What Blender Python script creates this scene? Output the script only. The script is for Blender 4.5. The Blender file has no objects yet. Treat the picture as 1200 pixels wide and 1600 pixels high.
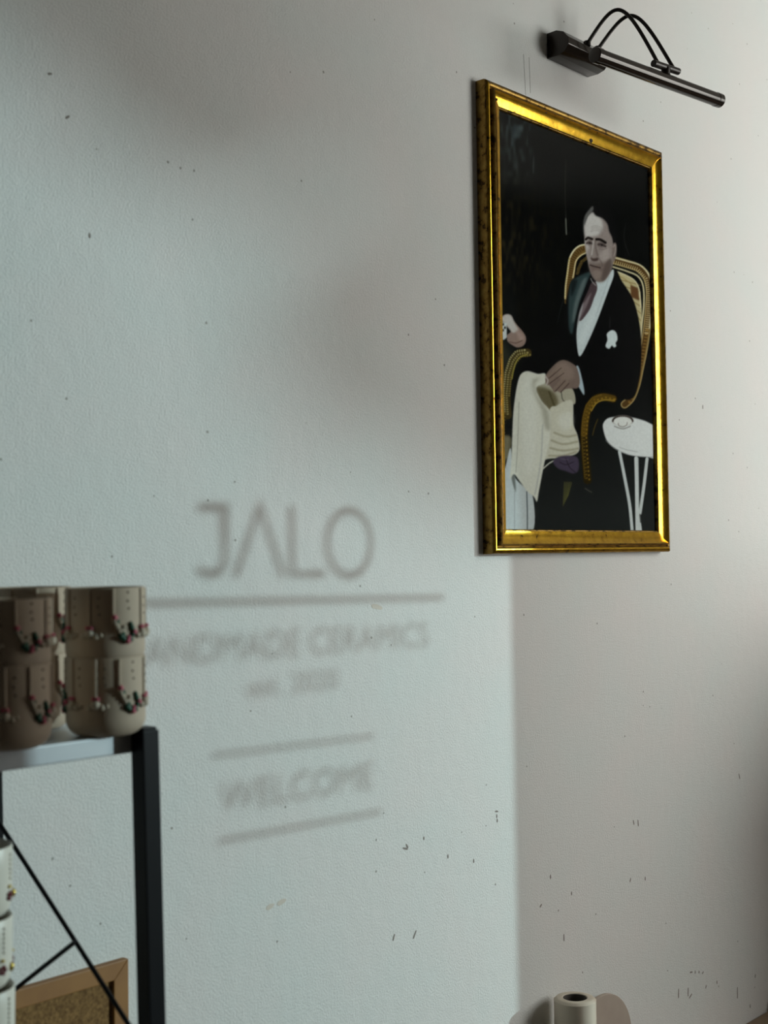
import bpy, bmesh, math, random
import numpy as np
from mathutils import Vector, Matrix

random.seed(7)
C = bpy.context.scene.collection
S = bpy.context.scene
PI = math.pi

# ------------------------------------------------------------------ camera
F_PX = 2100.0
CAM = Vector((-1.69605, -1.30910, 1.55935))
YAW, PIT, ROL = 0.840264, 0.032737, -0.013785
Fw = Vector((math.sin(YAW) * math.cos(PIT), math.cos(YAW) * math.cos(PIT), math.sin(PIT)))
R0 = Vector((math.cos(YAW), -math.sin(YAW), 0))
U0 = R0.cross(Fw)
Rt = math.cos(ROL) * R0 + math.sin(ROL) * U0
Up = -math.sin(ROL) * R0 + math.cos(ROL) * U0
cd = bpy.data.cameras.new('camera')
cam = bpy.data.objects.new('camera', cd)
C.objects.link(cam)
cam.matrix_world = Matrix(((Rt.x, Up.x, -Fw.x, CAM.x), (Rt.y, Up.y, -Fw.y, CAM.y), (Rt.z, Up.z, -Fw.z, CAM.z), (0, 0, 0, 1)))
cd.sensor_fit = 'HORIZONTAL'
cd.sensor_width = 24.0
cd.lens = 24.0 * F_PX / 1200.0
cd.clip_start = 0.05
cd.dof.use_dof = True
cd.dof.focus_distance = 2.25
cd.dof.aperture_fstop = 5.4
S.camera = cam

# ------------------------------------------------------------------ light
SUN_AZ, SUN_EL = math.radians(50), math.radians(8.0)
L = Vector((math.cos(SUN_EL) * math.sin(SUN_AZ), -math.cos(SUN_EL) * math.cos(SUN_AZ), math.sin(SUN_EL)))  # towards the sun
ld = bpy.data.lights.new('sun', 'SUN')
ld.energy = 1.78
ld.angle = math.radians(0.27)
ld.color = (0.74, 0.97, 1.0)
sun = bpy.data.objects.new('sun', ld)
sun.rotation_euler = (-L).to_track_quat('-Z', 'Y').to_euler()
sun.location = L * 30
C.objects.link(sun)

w = bpy.data.worlds.new('sky')
S.world = w
w.use_nodes = True
bg = w.node_tree.nodes['Background']
bg.inputs[0].default_value = (1.0, 0.985, 0.95, 1)
bg.inputs[1].default_value = 10.2

S.view_settings.view_transform = 'Standard'
S.view_settings.look = 'None'
S.view_settings.gamma = 1.0
S.view_settings.use_curve_mapping = False
S.view_settings.exposure = 0.0


# ------------------------------------------------------------------ helpers
def lin(c):
    return tuple((v / 255 / 12.92) if v / 255 <= 0.04045 else ((v / 255 + 0.055) / 1.055) ** 2.4 for v in c)


def mat(name, col, rough=0.6, metal=0.0, bump=None, vary=None, spec=0.5):
    """Principled material; bump=(scale, strength, distance); vary=(scale, other colour, amount)."""
    m = bpy.data.materials.new(name)
    m.use_nodes = True
    n, l = m.node_tree.nodes, m.node_tree.links
    b = n['Principled BSDF']
    b.inputs['Base Color'].default_value = (*col, 1)
    b.inputs['Roughness'].default_value = rough
    b.inputs['Metallic'].default_value = metal
    b.inputs['Specular IOR Level'].default_value = spec
    tc = n.new('ShaderNodeTexCoord')
    if vary:
        t = n.new('ShaderNodeTexNoise')
        t.inputs['Scale'].default_value = vary[0]
        t.inputs['Detail'].default_value = 6
        l.new(tc.outputs['Object'], t.inputs['Vector'])
        r = n.new('ShaderNodeValToRGB')
        r.color_ramp.elements[0].position = 0.35
        r.color_ramp.elements[1].position = 0.7
        r.color_ramp.elements[0].color = (*col, 1)
        r.color_ramp.elements[1].color = tuple(col[i] * (1 - vary[2]) + vary[1][i] * vary[2] for i in range(3)) + (1,)
        l.new(t.outputs['Fac'], r.inputs['Fac'])
        l.new(r.outputs['Color'], b.inputs['Base Color'])
    if bump:
        t = n.new('ShaderNodeTexNoise')
        t.inputs['Scale'].default_value = bump[0]
        t.inputs['Detail'].default_value = 4
        l.new(tc.outputs['Object'], t.inputs['Vector'])
        bp = n.new('ShaderNodeBump')
        bp.inputs['Strength'].default_value = bump[1]
        bp.inputs['Distance'].default_value = bump[2]
        l.new(t.outputs['Fac'], bp.inputs['Height'])
        l.new(bp.outputs['Normal'], b.inputs['Normal'])
    return m


def obj(name, bm, m, parent=None, smooth=False, bevel=0):
    if bevel:
        bmesh.ops.bevel(bm, geom=bm.edges[:], offset=bevel, segments=2, affect='EDGES', profile=0.6)
    bmesh.ops.recalc_face_normals(bm, faces=bm.faces[:])
    me = bpy.data.meshes.new(name)
    bm.to_mesh(me)
    bm.free()
    if smooth:
        for p in me.polygons:
            p.use_smooth = True
        if smooth != 'full':
            me.set_sharp_from_angle(angle=math.radians(40))
    o = bpy.data.objects.new(name, me)
    o.data.materials.append(m)
    C.objects.link(o)
    if parent:
        o.parent = parent
    return o


def thing(name, label, cat, loc=(0, 0, 0), group=None):
    o = bpy.data.objects.new(name, None)
    o.empty_display_size = 0.05
    o.location = loc
    C.objects.link(o)
    return tag(o, label, cat, group)


def tag(o, label, cat, group=None):
    o['label'] = label
    o['category'] = cat
    if group:
        o['group'] = group
    return o


def struct(o):
    o['kind'] = 'structure'
    return o


def box(bm, x0, x1, y0, y1, z0, z1):
    v = [bm.verts.new((x, y, z)) for z in (z0, z1) for y in (y0, y1) for x in (x0, x1)]
    for f in ((0, 1, 3, 2), (4, 6, 7, 5), (0, 4, 5, 1), (2, 3, 7, 6), (0, 2, 6, 4), (1, 5, 7, 3)):
        bm.faces.new([v[i] for i in f])
    return bm


def bx(*a):
    return box(bmesh.new(), *a)


def tube(bm, pts, r, n=12, cap=True):
    pts = [Vector(p) for p in pts]
    rr = r if isinstance(r, (list, tuple)) else [r] * len(pts)
    rings = []
    ref = None
    for i, p in enumerate(pts):
        t = (pts[min(i + 1, len(pts) - 1)] - pts[max(i - 1, 0)]).normalized()
        if ref is None:
            ref = t.orthogonal().normalized()
        ref = (ref - t * ref.dot(t)).normalized()
        b = t.cross(ref)
        rings.append([bm.verts.new(p + (ref * math.cos(2 * PI * k / n) + b * math.sin(2 * PI * k / n)) * rr[i]) for k in range(n)])
    for a, c in zip(rings, rings[1:]):
        for k in range(n):
            bm.faces.new((a[k], a[(k + 1) % n], c[(k + 1) % n], c[k]))
    if cap:
        bm.faces.new(rings[0][::-1])
        bm.faces.new(rings[-1])
    return bm


def lathe(bm, prof, n=40, cx=0, cy=0, cz=0):
    """prof: (r, z) list, open ends closed to the axis when r == 0."""
    rings = []
    for r, z in prof:
        if r <= 1e-6:
            rings.append([bm.verts.new((cx, cy, cz + z))])
        else:
            rings.append([bm.verts.new((cx + r * math.cos(2 * PI * k / n), cy + r * math.sin(2 * PI * k / n), cz + z)) for k in range(n)])
    for a, c in zip(rings, rings[1:]):
        for k in range(n):
            k2 = (k + 1) % n
            if len(a) == 1 and len(c) > 1:
                bm.faces.new((a[0], c[k2], c[k]))
            elif len(c) == 1 and len(a) > 1:
                bm.faces.new((a[k], a[k2], c[0]))
            elif len(a) > 1:
                bm.faces.new((a[k], a[k2], c[k2], c[k]))
    return bm


def blob(bm, c, r, sub=1, sc=(1, 1, 1), rot=None):
    M = Matrix.Translation(Vector(c)) @ (rot or Matrix.Identity(4)) @ Matrix.Diagonal((sc[0] * r, sc[1] * r, sc[2] * r, 1))
    bmesh.ops.create_icosphere(bm, subdivisions=sub, radius=1, matrix=M)
    return bm


def prism(bm, poly, to3, depth_vec):
    """poly: 2-D outline; to3 maps it to 3-D; extruded along depth_vec."""
    a = [bm.verts.new(to3(p)) for p in poly]
    d = Vector(depth_vec)
    b = [bm.verts.new(v.co + d) for v in a]
    bm.faces.new(a)
    bm.faces.new(b[::-1])
    n = len(a)
    for i in range(n):
        bm.faces.new((a[i], b[i], b[(i + 1) % n], a[(i + 1) % n]))
    return bm


# ------------------------------------------------------------------ setting
WALL = (0.74, 0.735, 0.715)


def wall_material():
    m = bpy.data.materials.new('painted_plaster')
    m.use_nodes = True
    n, l = m.node_tree.nodes, m.node_tree.links
    b = n['Principled BSDF']
    b.inputs['Roughness'].default_value = 0.62
    b.inputs['Specular IOR Level'].default_value = 0.25
    tc = n.new('ShaderNodeTexCoord')

    def noise(scale, detail=3, rough=0.5):
        t = n.new('ShaderNodeTexNoise')
        t.inputs['Scale'].default_value = scale
        t.inputs['Detail'].default_value = detail
        t.inputs['Roughness'].default_value = rough
        l.new(tc.outputs['Object'], t.inputs['Vector'])
        return t.outputs['Fac']

    def math_(op, a, c):
        x = n.new('ShaderNodeMath')
        x.operation = op
        for i, v in enumerate((a, c)):
            if isinstance(v, (int, float)):
                x.inputs[i].default_value = v
            else:
                l.new(v, x.inputs[i])
        return x.outputs[0]

    # roller stipple: fine grain and soft undulation
    h = math_('ADD', noise(330, 3, 0.6), math_('MULTIPLY', noise(42, 2), 0.7))
    bp = n.new('ShaderNodeBump')
    bp.inputs['Strength'].default_value = 0.58
    bp.inputs['Distance'].default_value = 0.0022
    l.new(h, bp.inputs['Height'])
    l.new(bp.outputs['Normal'], b.inputs['Normal'])
    # faint blotches of the paint, warm against cool
    r = n.new('ShaderNodeValToRGB')
    r.color_ramp.elements[0].position = 0.3
    r.color_ramp.elements[1].position = 0.72
    r.color_ramp.elements[0].color = (WALL[0] * 0.965, WALL[1] * 1.0, WALL[2] * 0.995, 1)
    r.color_ramp.elements[1].color = (WALL[0] * 1.02, WALL[1] * 0.99, WALL[2] * 0.985, 1)
    l.new(noise(6, 4), r.inputs['Fac'])
    # dark pin-prick specks of wear
    v = n.new('ShaderNodeTexVoronoi')
    v.inputs['Scale'].default_value = 46
    l.new(tc.outputs['Object'], v.inputs['Vector'])
    sepc = n.new('ShaderNodeSeparateColor')
    l.new(v.outputs['Color'], sepc.inputs[0])
    pick = math_('GREATER_THAN', sepc.outputs[0], 0.72)
    rad = math_('MULTIPLY', sepc.outputs[1], 0.085)
    dot = math_('MULTIPLY', pick, math_('LESS_THAN', v.outputs['Distance'], rad))
    mx = n.new('ShaderNodeMix')
    mx.data_type = 'RGBA'
    l.new(math_('MULTIPLY', dot, 0.65), mx.inputs[0])
    l.new(r.outputs['Color'], mx.inputs[6])
    mx.inputs[7].default_value = (0.16, 0.14, 0.11, 1)
    l.new(mx.outputs[2], b.inputs['Base Color'])
    return m


M_wall = wall_material()
M_room = mat('room_paint', (0.20, 0.185, 0.165), 0.8, bump=(120, 0.2, 0.001))
M_floor = mat('floor_stone', (0.26, 0.22, 0.18), 0.5, vary=(3, (0.16, 0.14, 0.12), 0.6))
M_ceil = mat('ceiling_paint', (0.30, 0.285, 0.26), 0.85, bump=(90, 0.2, 0.001))
M_winframe = mat('window_frame_metal', (0.05, 0.05, 0.055), 0.4)
M_vinyl = mat('black_vinyl', (0.02, 0.02, 0.02), 0.5)

WX0, WX1 = -2.6, 3.6          # room
WY = -2.2                     # inner face of the window wall
WT = 0.14                     # its thickness
HC = 3.1
wall_back = struct(obj('wall_back', bx(WX0, WX1, 0, 0.15, 0, HC), M_wall))


def marks(name, segs, half, m):
    """worn-in scuffs and pencil lines, each a sliver pressed into the paint"""
    bm = bmesh.new()
    for xa, za, xb, zb in segs:
        a, b = Vector((xa, za)), Vector((xb, zb))
        t = (b - a).normalized() if (b - a).length > 1e-5 else Vector((1, 0))
        nn = Vector((-t.y, t.x)) * half
        pts = [a - t * half, a + nn * 0.8, (a + b) / 2 + nn, b + nn * 0.7, b + t * half, b - nn * 0.8, (a + b) / 2 - nn, a - nn]
        prism(bm, pts, lambda q: (q.x, 0.0001, q.y), (0, -0.0004, 0))
    o = obj(name, bm, m, wall_back)
    o['kind'] = 'stuff'
    return o


SCUFFS = [(0.723, 1.845, 0.723, 1.851), (0.021, 1.151, 0.027, 1.15), (0.024, 1.141, 0.024, 1.145), (0.025, 1.134, 0.025, 1.138), (-0.183, 0.996, -0.177, 1.005), (-0.193, 1.13, -0.196, 1.135), (-0.194, 1.128, -0.203, 1.131), (-0.228, 1.003, -0.225, 1.01), (0.434, 1.066, 0.432, 1.073), (0.449, 1.061, 0.448, 1.071), (0.844, 1.095, 0.841, 1.104), (0.626, 0.754, 0.634, 0.753), (0.645, 0.748, 0.645, 0.752), (0.66, 0.745, 0.66, 0.748), (0.673, 0.741, 0.677, 0.743), (0.616, 0.712, 0.617, 0.726), (0.58, 0.718, 0.581, 0.733), (0.621, 0.707, 0.63, 0.712), (0.813, 0.659, 0.814, 0.679), (-0.782, 2.076, -0.778, 2.079), (-0.75, 1.941, -0.75, 1.945), (-0.806, 2.122, -0.802, 2.123), (-0.707, 1.394, -0.712, 1.401), (0.169, 1.018, 0.169, 1.023), (0.417, 0.966, 0.419, 0.971), (0.205, 0.907, 0.205, 0.917), (0.23, 0.979, 0.23, 0.983), (0.138, 0.977, 0.142, 0.98), (0.469, 0.959, 0.469, 0.964), (-0.037, 1.081, -0.037, 1.085), (-0.156, 1.136, -0.156, 1.139), (-0.1, 1.099, -0.1, 1.103), (0.73, 0.708, 0.73, 0.712), (0.867, 0.626, 0.867, 0.631), (0.685, 0.71, 0.687, 0.714), (0.892, 0.681, 0.893, 0.686)]
marks('scuff_marks', SCUFFS, 0.0015, mat('scuff', (0.24, 0.21, 0.185), 0.8))
marks('pencil_lines', [(0.133, 2.400, 0.137, 2.332), (0.149, 2.399, 0.151, 2.339)], 0.0006, mat('pencil', (0.42, 0.41, 0.39), 0.8))
marks('paint_stains', [(-0.262, 1.488, -0.244, 1.484), (-0.475, 1.099, -0.466, 1.101), (-0.455, 1.101, -0.444, 1.103)], 0.0035, mat('stain', (0.66, 0.60, 0.525), 0.8))
struct(obj('wall_left', bx(WX0 - 0.15, WX0, WY, 0.15, 0, HC), M_room))
struct(obj('wall_right', bx(WX1, WX1 + 0.15, WY, 0.15, 0, HC), M_room))
struct(obj('floor', bx(WX0 - 0.15, WX1 + 0.15, WY - WT, 0.15, -0.1, 0), M_floor))
struct(obj('ceiling', bx(WX0 - 0.15, WX1 + 0.15, WY - WT, 0.15, HC, HC + 0.1), M_ceil))
# window opening; its right outer edge throws the upright edge of the sun patch
tanA = math.tan(SUN_AZ)
OX1 = 0.072 + (-WY + WT) * tanA
OX0 = OX1 - 1.62
OZ0, OZ1 = 1.22, 2.90
bm = bmesh.new()
box(bm, WX0 - 0.15, OX0, WY - WT, WY, 0, HC)
box(bm, OX1, WX1 + 0.15, WY - WT, WY, 0, HC)
box(bm, OX0, OX1, WY - WT, WY, 0, OZ0)
box(bm, OX0, OX1, WY - WT, WY, OZ1, HC)
struct(obj('wall_front', bm, M_room))

gm = bpy.data.materials.new('window_glass')
gm.use_nodes = True
gn, gl = gm.node_tree.nodes, gm.node_tree.links
gn.remove(gn['Principled BSDF'])
tr = gn.new('ShaderNodeBsdfTransparent')
tr.inputs[0].default_value = (0.97, 0.985, 0.98, 1)
gg = gn.new('ShaderNodeBsdfGlossy')
gg.inputs['Roughness'].default_value = 0.02
mixs = gn.new('ShaderNodeMixShader')
mixs.inputs[0].default_value = 0.05
gl.new(tr.outputs[0], mixs.inputs[1])
gl.new(gg.outputs[0], mixs.inputs[2])
gl.new(mixs.outputs[0], gn['Material Output'].inputs[0])

pane_glass = gm.copy()
pane_glass.name = 'matt_picture_glass'
pane_glass.node_tree.nodes['Mix Shader'].inputs[0].default_value = 0.012
pane_glass.node_tree.nodes['Glossy BSDF'].inputs['Roughness'].default_value = 0.06

win = struct(obj('window_1', bx(OX0, OX1, WY - 0.012, WY - 0.006, OZ0, OZ1), gm))
fr = bmesh.new()
box(fr, OX0 - 0.03, OX0 + 0.012, WY - 0.03, WY + 0.012, OZ0 - 0.03, OZ1 + 0.03)
box(fr, OX1 - 0.012, OX1 + 0.03, WY - 0.03, WY + 0.012, OZ0 - 0.03, OZ1 + 0.03)
box(fr, OX0, OX1, WY - 0.03, WY + 0.012, OZ0 - 0.03, OZ0 + 0.012)
box(fr, OX0, OX1, WY - 0.03, WY + 0.012, OZ1 - 0.012, OZ1 + 0.03)
obj('window_frame', fr, M_winframe, win)

# vinyl lettering on the pane: its shadow is what the back wall shows
LY = WY - 0.004
LX, LZ = -LY * tanA, -LY / math.cos(SUN_AZ) * math.tan(SUN_EL)


def stroke_bm(pts, wdt, closed=False):
    """flat ribbon of given width along a 2-D path on the pane, thin"""
    bm = bmesh.new()
    P = [Vector(p) for p in pts]
    n = len(P)
    a, b = [], []
    for i in range(n):
        p0 = P[(i - 1) % n] if (closed or i) else P[i]
        p1 = P[(i + 1) % n] if (closed or i < n - 1) else P[i]
        t = (p1 - p0).normalized()
        nn = Vector((-t.y, t.x))
        k = 1.0
        if 0 < i < n - 1 or closed:
            t0 = (P[i] - p0).normalized()
            k = 1 / max(0.5, abs(Vector((-t0.y, t0.x)).dot(nn)))
        for lst, s in ((a, 1), (b, -1)):
            q = P[i] + nn * s * k * wdt / 2
            lst.append(bm.verts.new((q.x + LX, LY, q.y + LZ)))
    for i in range(n if closed else n - 1):
        j = (i + 1) % n
        bm.faces.new((a[i], a[j], b[j], b[i]))
    bmesh.ops.solidify(bm, geom=bm.faces[:], thickness=0.0006)
    return bm


JW = 0.0115
arc = [(-0.544 - 0.021 + 0.021 * math.cos(t), 1.561 + 0.022 * math.sin(t)) for t in [-i * PI / 16 for i in range(0, 11)]]
obj('letter', stroke_bm([(-0.588, 1.624), (-0.544, 1.625)] + arc + [(-0.590, 1.545)], JW), M_vinyl, win)
obj('letter', stroke_bm([(-0.526, 1.534), (-0.4815, 1.629), (-0.440, 1.533)], JW), M_vinyl, win)
obj('letter', stroke_bm([(-0.4235, 1.629), (-0.4225, 1.5365), (-0.360, 1.5355)], JW), M_vinyl, win)
obj('letter', stroke_bm([(-0.310 + 0.045 * math.cos(2 * PI * i / 36), 1.578 + 0.046 * math.sin(2 * PI * i / 36)) for i in range(36)], JW, True), M_vinyl, win)
obj('rule_line', stroke_bm([(-0.76, 1.507), (-0.10, 1.4945)], 0.0085), M_vinyl, win)
obj('rule_line', stroke_bm([(-0.571, 1.309), (-0.263, 1.301)], 0.0052), M_vinyl, win)
obj('rule_line', stroke_bm([(-0.562, 1.200), (-0.249, 1.191)], 0.0058), M_vinyl, win)


def word(txt, x0, x1, z, h, rot, off):
    cu = bpy.data.curves.new('lettering', 'FONT')
    cu.body = txt
    cu.size = 1.0
    cu.fill_mode = 'FRONT'
    cu.offset = off
    cu.extrude = 0
    o = bpy.data.objects.new('lettering', cu)
    C.objects.link(o)
    dg = bpy.context.evaluated_depsgraph_get()
    me = bpy.data.meshes.new_from_object(o.evaluated_get(dg))
    bpy.data.objects.remove(o)
    bm = bmesh.new()
    bm.from_mesh(me)
    bpy.data.meshes.remove(me)
    xs = [v.co.x for v in bm.verts]
    ys = [v.co.y for v in bm.verts]
    sx, sy = (x1 - x0) / (max(xs) - min(xs)), h / (max(ys) - 0.0)
    mnx = min(xs)
    for v in bm.verts:
        x = x0 + (v.co.x - mnx) * sx
        v.co = Vector((x + LX, LY, z + v.co.y * sy + (x - x0) * rot + LZ))
    return obj('lettering', bm, M_vinyl, win)


word('HANDMADE CERAMICS', -0.712, -0.139, 1.429, 0.036, -0.012, 0.0)
word('est. 2020', -0.507, -0.336, 1.377, 0.027, -0.008, 0.002)
word('WELCOME', -0.556, -0.266, 1.236, 0.037, -0.03, 0.0)

# portal so the daylight through the opening samples cleanly
pd = bpy.data.lights.new('window_portal', 'AREA')
pd.shape = 'RECTANGLE'
pd.size, pd.size_y = OX1 - OX0, OZ1 - OZ0
pd.cycles.is_portal = True
po = bpy.data.objects.new('window_portal', pd)
po.location = ((OX0 + OX1) / 2, WY - WT - 0.01, (OZ0 + OZ1) / 2)
po.rotation_euler = (-PI / 2, 0, PI)
po.rotation_euler = Vector((0, 1, 0)).to_track_quat('-Z', 'Z').to_euler()
C.objects.link(po)

# unseen trees added outside to cut the sun patch along a soft slanting edge
M_leaf = mat('sun_block_leaves', (0.05, 0.09, 0.03), 0.7, vary=(2, (0.09, 0.13, 0.05), 0.7))
M_bark = mat('sun_block_bark', (0.10, 0.075, 0.05), 0.9, bump=(20, 0.6, 0.02))
DT = 45.0


def sun_block_tree(wx, wz, CR, n, lean, label):
    """crown whose centre lies on the sun ray through the wall point (wx, wz)"""
    crown = Vector((wx, 0, wz)) + L * DT
    tree = thing('sun_block_tree', label, 'tree', (crown.x, crown.y, 0))
    bm = bmesh.new()
    blob(bm, (0, 0, crown.z), CR - 0.42, 3)
    for i in range(n):
        z = random.uniform(-1, 1)
        a = random.uniform(0, 2 * PI)
        h = math.sqrt(1 - z * z)
        d = Vector((math.cos(a) * h, math.sin(a) * h, z)) * (CR + 0.12 - 0.75 * random.random() ** 0.8)
        blob(bm, Vector((0, 0, crown.z)) + d, random.uniform(0.09, 0.24), 1)
    obj('crown', bm, M_leaf, tree, smooth='full')
    obj('trunk', tube(bmesh.new(), [(lean, 0, 0), (lean, 0, 1.5), (lean * 0.6, 0, crown.z - CR * 0.8), (0, 0, crown.z)], [0.24, 0.18, 0.15, 0.08], 12), M_bark, tree, smooth=True)


sun_block_tree(6.185, 5.415, 5.0, 1500, 0.3, 'large leafy tree with a broad round crown, added out of view to block sun')
sun_block_tree(-1.20, 3.52, 1.45, 300, -1.6, 'small leafy tree on a leaning trunk, added out of view to block sun')

# ------------------------------------------------------------------ picture
PX, PZ, PW, PH = 0.0, 1.56, 0.5488, 0.76
MW = 0.040


def gold_material(name, base, rough, worn, scale, metal=1.0):
    m = bpy.data.materials.new(name)
    m.use_nodes = True
    n, l = m.node_tree.nodes, m.node_tree.links
    b = n['Principled BSDF']
    b.inputs['Metallic'].default_value = metal
    b.inputs['Roughness'].default_value = rough
    tc = n.new('ShaderNodeTexCoord')
    t = n.new('ShaderNodeTexNoise')
    t.inputs['Scale'].default_value = scale
    t.inputs['Detail'].default_value = 8
    t.inputs['Roughness'].default_value = 0.65
    l.new(tc.outputs['Object'], t.inputs['Vector'])
    r = n.new('ShaderNodeValToRGB')
    r.color_ramp.elements[0].position = worn
    r.color_ramp.elements[1].position = worn + 0.06
    r.color_ramp.elements[0].color = (0.05, 0.03, 0.012, 1)
    r.color_ramp.elements[1].color = (base[0] * 0.72, base[1] * 0.66, base[2] * 0.6, 1)
    e = r.color_ramp.elements.new(0.62)
    e.color = (*base, 1)
    l.new(t.outputs['Fac'], r.inputs['Fac'])
    l.new(r.outputs['Color'], b.inputs['Base Color'])
    t2 = n.new('ShaderNodeTexNoise')
    t2.inputs['Scale'].default_value = 110
    t2.inputs['Detail'].default_value = 4
    l.new(tc.outputs['Object'], t2.inputs['Vector'])
    bp = n.new('ShaderNodeBump')
    bp.inputs['Strength'].default_value = 0.12
    bp.inputs['Distance'].default_value = 0.0008
    l.new(t2.outputs['Fac'], bp.inputs['Height'])
    l.new(bp.outputs['Normal'], b.inputs['Normal'])
    return m


M_gold = gold_material('gilt_leaf', (0.97, 0.59, 0.055), 0.17, 0.335, 46)
M_gilt_dark = gold_material('worn_gilt', (0.30, 0.19, 0.05), 0.42, 0.40, 70)

# moulding profile, (distance in from the outer edge, height off the wall)
PROF_SIDE = [(0.0, 0.0), (0.0, 0.016), (0.001, 0.0195), (0.003, 0.0215), (0.006, 0.0222), (0.009, 0.0212), (0.0105, 0.019)]
PROF_BEAD = [(0.0105, 0.019), (0.0112, 0.0178), (0.0125, 0.0185), (0.0135, 0.0205), (0.0136, 0.0245), (0.0146, 0.0265), (0.0160, 0.0270)]
PROF_COVE = [(0.0160, 0.0270), (0.0190, 0.0246), (0.0225, 0.0224), (0.0260, 0.0208), (0.0300, 0.0195), (0.0340, 0.0187), (0.0365, 0.0184)]
PROF_LIP = [(0.0365, 0.0184), (0.0372, 0.0165), (0.0385, 0.0165), (0.0398, 0.0150), (0.0400, 0.0115), (0.0400, 0.0)]

pic = thing('framed_portrait', 'gilt-framed colour portrait of a seated man in dark jacket, under the picture light', 'picture', (PX, 0, PZ))


def rail(side):
    """one mitred side of the frame as three colour bands"""
    def P(wd, h, end):
        # local frame coordinates with mitre: 'end' 0/1 along the side
        if side == 'top':
            return ((wd if end == 0 else PW - wd), -h, PH - wd)
        if side == 'bottom':
            return ((wd if end == 0 else PW - wd), -h, wd)
        if side == 'left':
            return (wd, -h, (wd if end == 0 else PH - wd))
        return (PW - wd, -h, (wd if end == 0 else PH - wd))

    def strip(prof, close=None):
        bm = bmesh.new()
        a = [bm.verts.new(P(*q, 0)) for q in prof]
        b = [bm.verts.new(P(*q, 1)) for q in prof]
        for i in range(len(prof) - 1):
            bm.faces.new((a[i], a[i + 1], b[i + 1], b[i]))
        if close:
            bm.faces.new((a[0], b[0], b[-1], a[-1]))
            bm.faces.new(a[::-1])
            bm.faces.new(b)
        return bm
    # the body is the full closed section; the gilded cove is its own strip laid on top
    body = obj('frame_rail', strip(PROF_SIDE + PROF_BEAD[1:] + PROF_COVE[1:] + PROF_LIP[1:], True), M_gilt_dark, pic, smooth=True)
    cv = [(q[0], q[1] + 0.0004) for q in PROF_COVE]
    g = obj('gilt_cove', strip(cv), M_gold, body, smooth=True)
    if side in ('top', 'right'):
        return body
    bd = [(q[0], q[1] + 0.0003) for q in PROF_SIDE[2:6]]
    g2 = obj('gilt_bead', strip(bd), M_gold, body, smooth=True)
    return body


for s in ('top', 'bottom', 'left', 'right'):
    rail(s)

# chips where the gilding has gone
chips = bmesh.new()
for (cx, wd, rx, rz) in ((0.305, 0.031, 0.006, 0.006), (0.028, 0.0265, 0.003, 0.004), (0.16, 0.0185, 0.003, 0.0015), (0.215, 0.0175, 0.004, 0.0012), (0.29, 0.0170, 0.004, 0.0012), (0.43, 0.019, 0.005, 0.0012)):
    h = np.interp(wd, [q[0] for q in PROF_COVE], [q[1] for q in PROF_COVE])
    blob(chips, (cx, -h - 0.0003, PH - wd), 1.0, 1, (rx, 0.0006, rz))
o = obj('worn_chip', chips, mat('bare_wood', (0.03, 0.02, 0.012), 0.9), pic)
o['kind'] = 'stuff'

# ---- the printed portrait: painted into a raster, then stored as colours of a fine mesh
Yp = -0.0120
SS = 4
bx0, by0, bw_, bh_ = 764, 140, 274, 706
img = np.zeros((bh_ * SS, bw_ * SS, 3), np.float32)
yy, xx = np.mgrid[0:bh_ * SS, 0:bw_ * SS].astype(np.float32)
xx = xx / SS + bx0
yy = yy / SS + by0
rng = np.random.default_rng(3)


def vnoise(sx, sy, seed):
    r = np.random.default_rng(seed)
    gx, gy = int(bw_ / sx) + 3, int(bh_ / sy) + 3
    g = r.random((gy, gx)).astype(np.float32)
    u, v = (xx - bx0) / sx, (yy - by0) / sy
    i, j = u.astype(int), v.astype(int)
    fu, fv = u - i, v - j
    fu, fv = fu * fu * (3 - 2 * fu), fv * fv * (3 - 2 * fv)
    return (g[j, i] * (1 - fu) + g[j, i + 1] * fu) * (1 - fv) + (g[j + 1, i] * (1 - fu) + g[j + 1, i + 1] * fu) * fv


def curve(pts, closed=True, k=6):
    P = np.array(pts, float)
    n = len(P)
    out = []
    for i in range(n if closed else n - 1):
        if closed:
            p0, p1, p2, p3 = P[(i - 1) % n], P[i], P[(i + 1) % n], P[(i + 2) % n]
        else:
            p0, p1, p2, p3 = P[max(i - 1, 0)], P[i], P[i + 1], P[min(i + 2, n - 1)]
        for t in np.arange(k) / k:
            out.append(0.5 * (2 * p1 + (p2 - p0) * t + (2 * p0 - 5 * p1 + 4 * p2 - p3) * t * t + (3 * p1 - p0 - 3 * p2 + p3) * t ** 3))
    if not closed:
        out.append(P[-1])
    return np.array(out)


def blur(m, r):
    r = int(round(r * SS))
    if r < 1:
        return m
    for _ in range(2):
        for ax in (0, 1):
            pad = [(0, 0), (0, 0)]
            pad[ax] = (r + 1, r)
            c = np.cumsum(np.pad(m, pad, mode='edge'), axis=ax)
            n = m.shape[ax]
            a = np.take(c, np.arange(2 * r + 1, 2 * r + 1 + n), axis=ax)
            b = np.take(c, np.arange(0, n), axis=ax)
            m = (a - b) / (2 * r + 1)
    return m


def window_of(P, pad):
    x0 = max(0, int((P[:, 0].min() - pad - bx0) * SS)); x1 = min(bw_ * SS, int((P[:, 0].max() + pad - bx0) * SS) + 1)
    y0 = max(0, int((P[:, 1].min() - pad - by0) * SS)); y1 = min(bh_ * SS, int((P[:, 1].max() + pad - by0) * SS) + 1)
    return slice(y0, y1), slice(x0, x1)


def paint(win_, m, col):
    c = np.array(col, np.float32)
    img[win_] = img[win_] * (1 - m[..., None]) + c * m[..., None]


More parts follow.
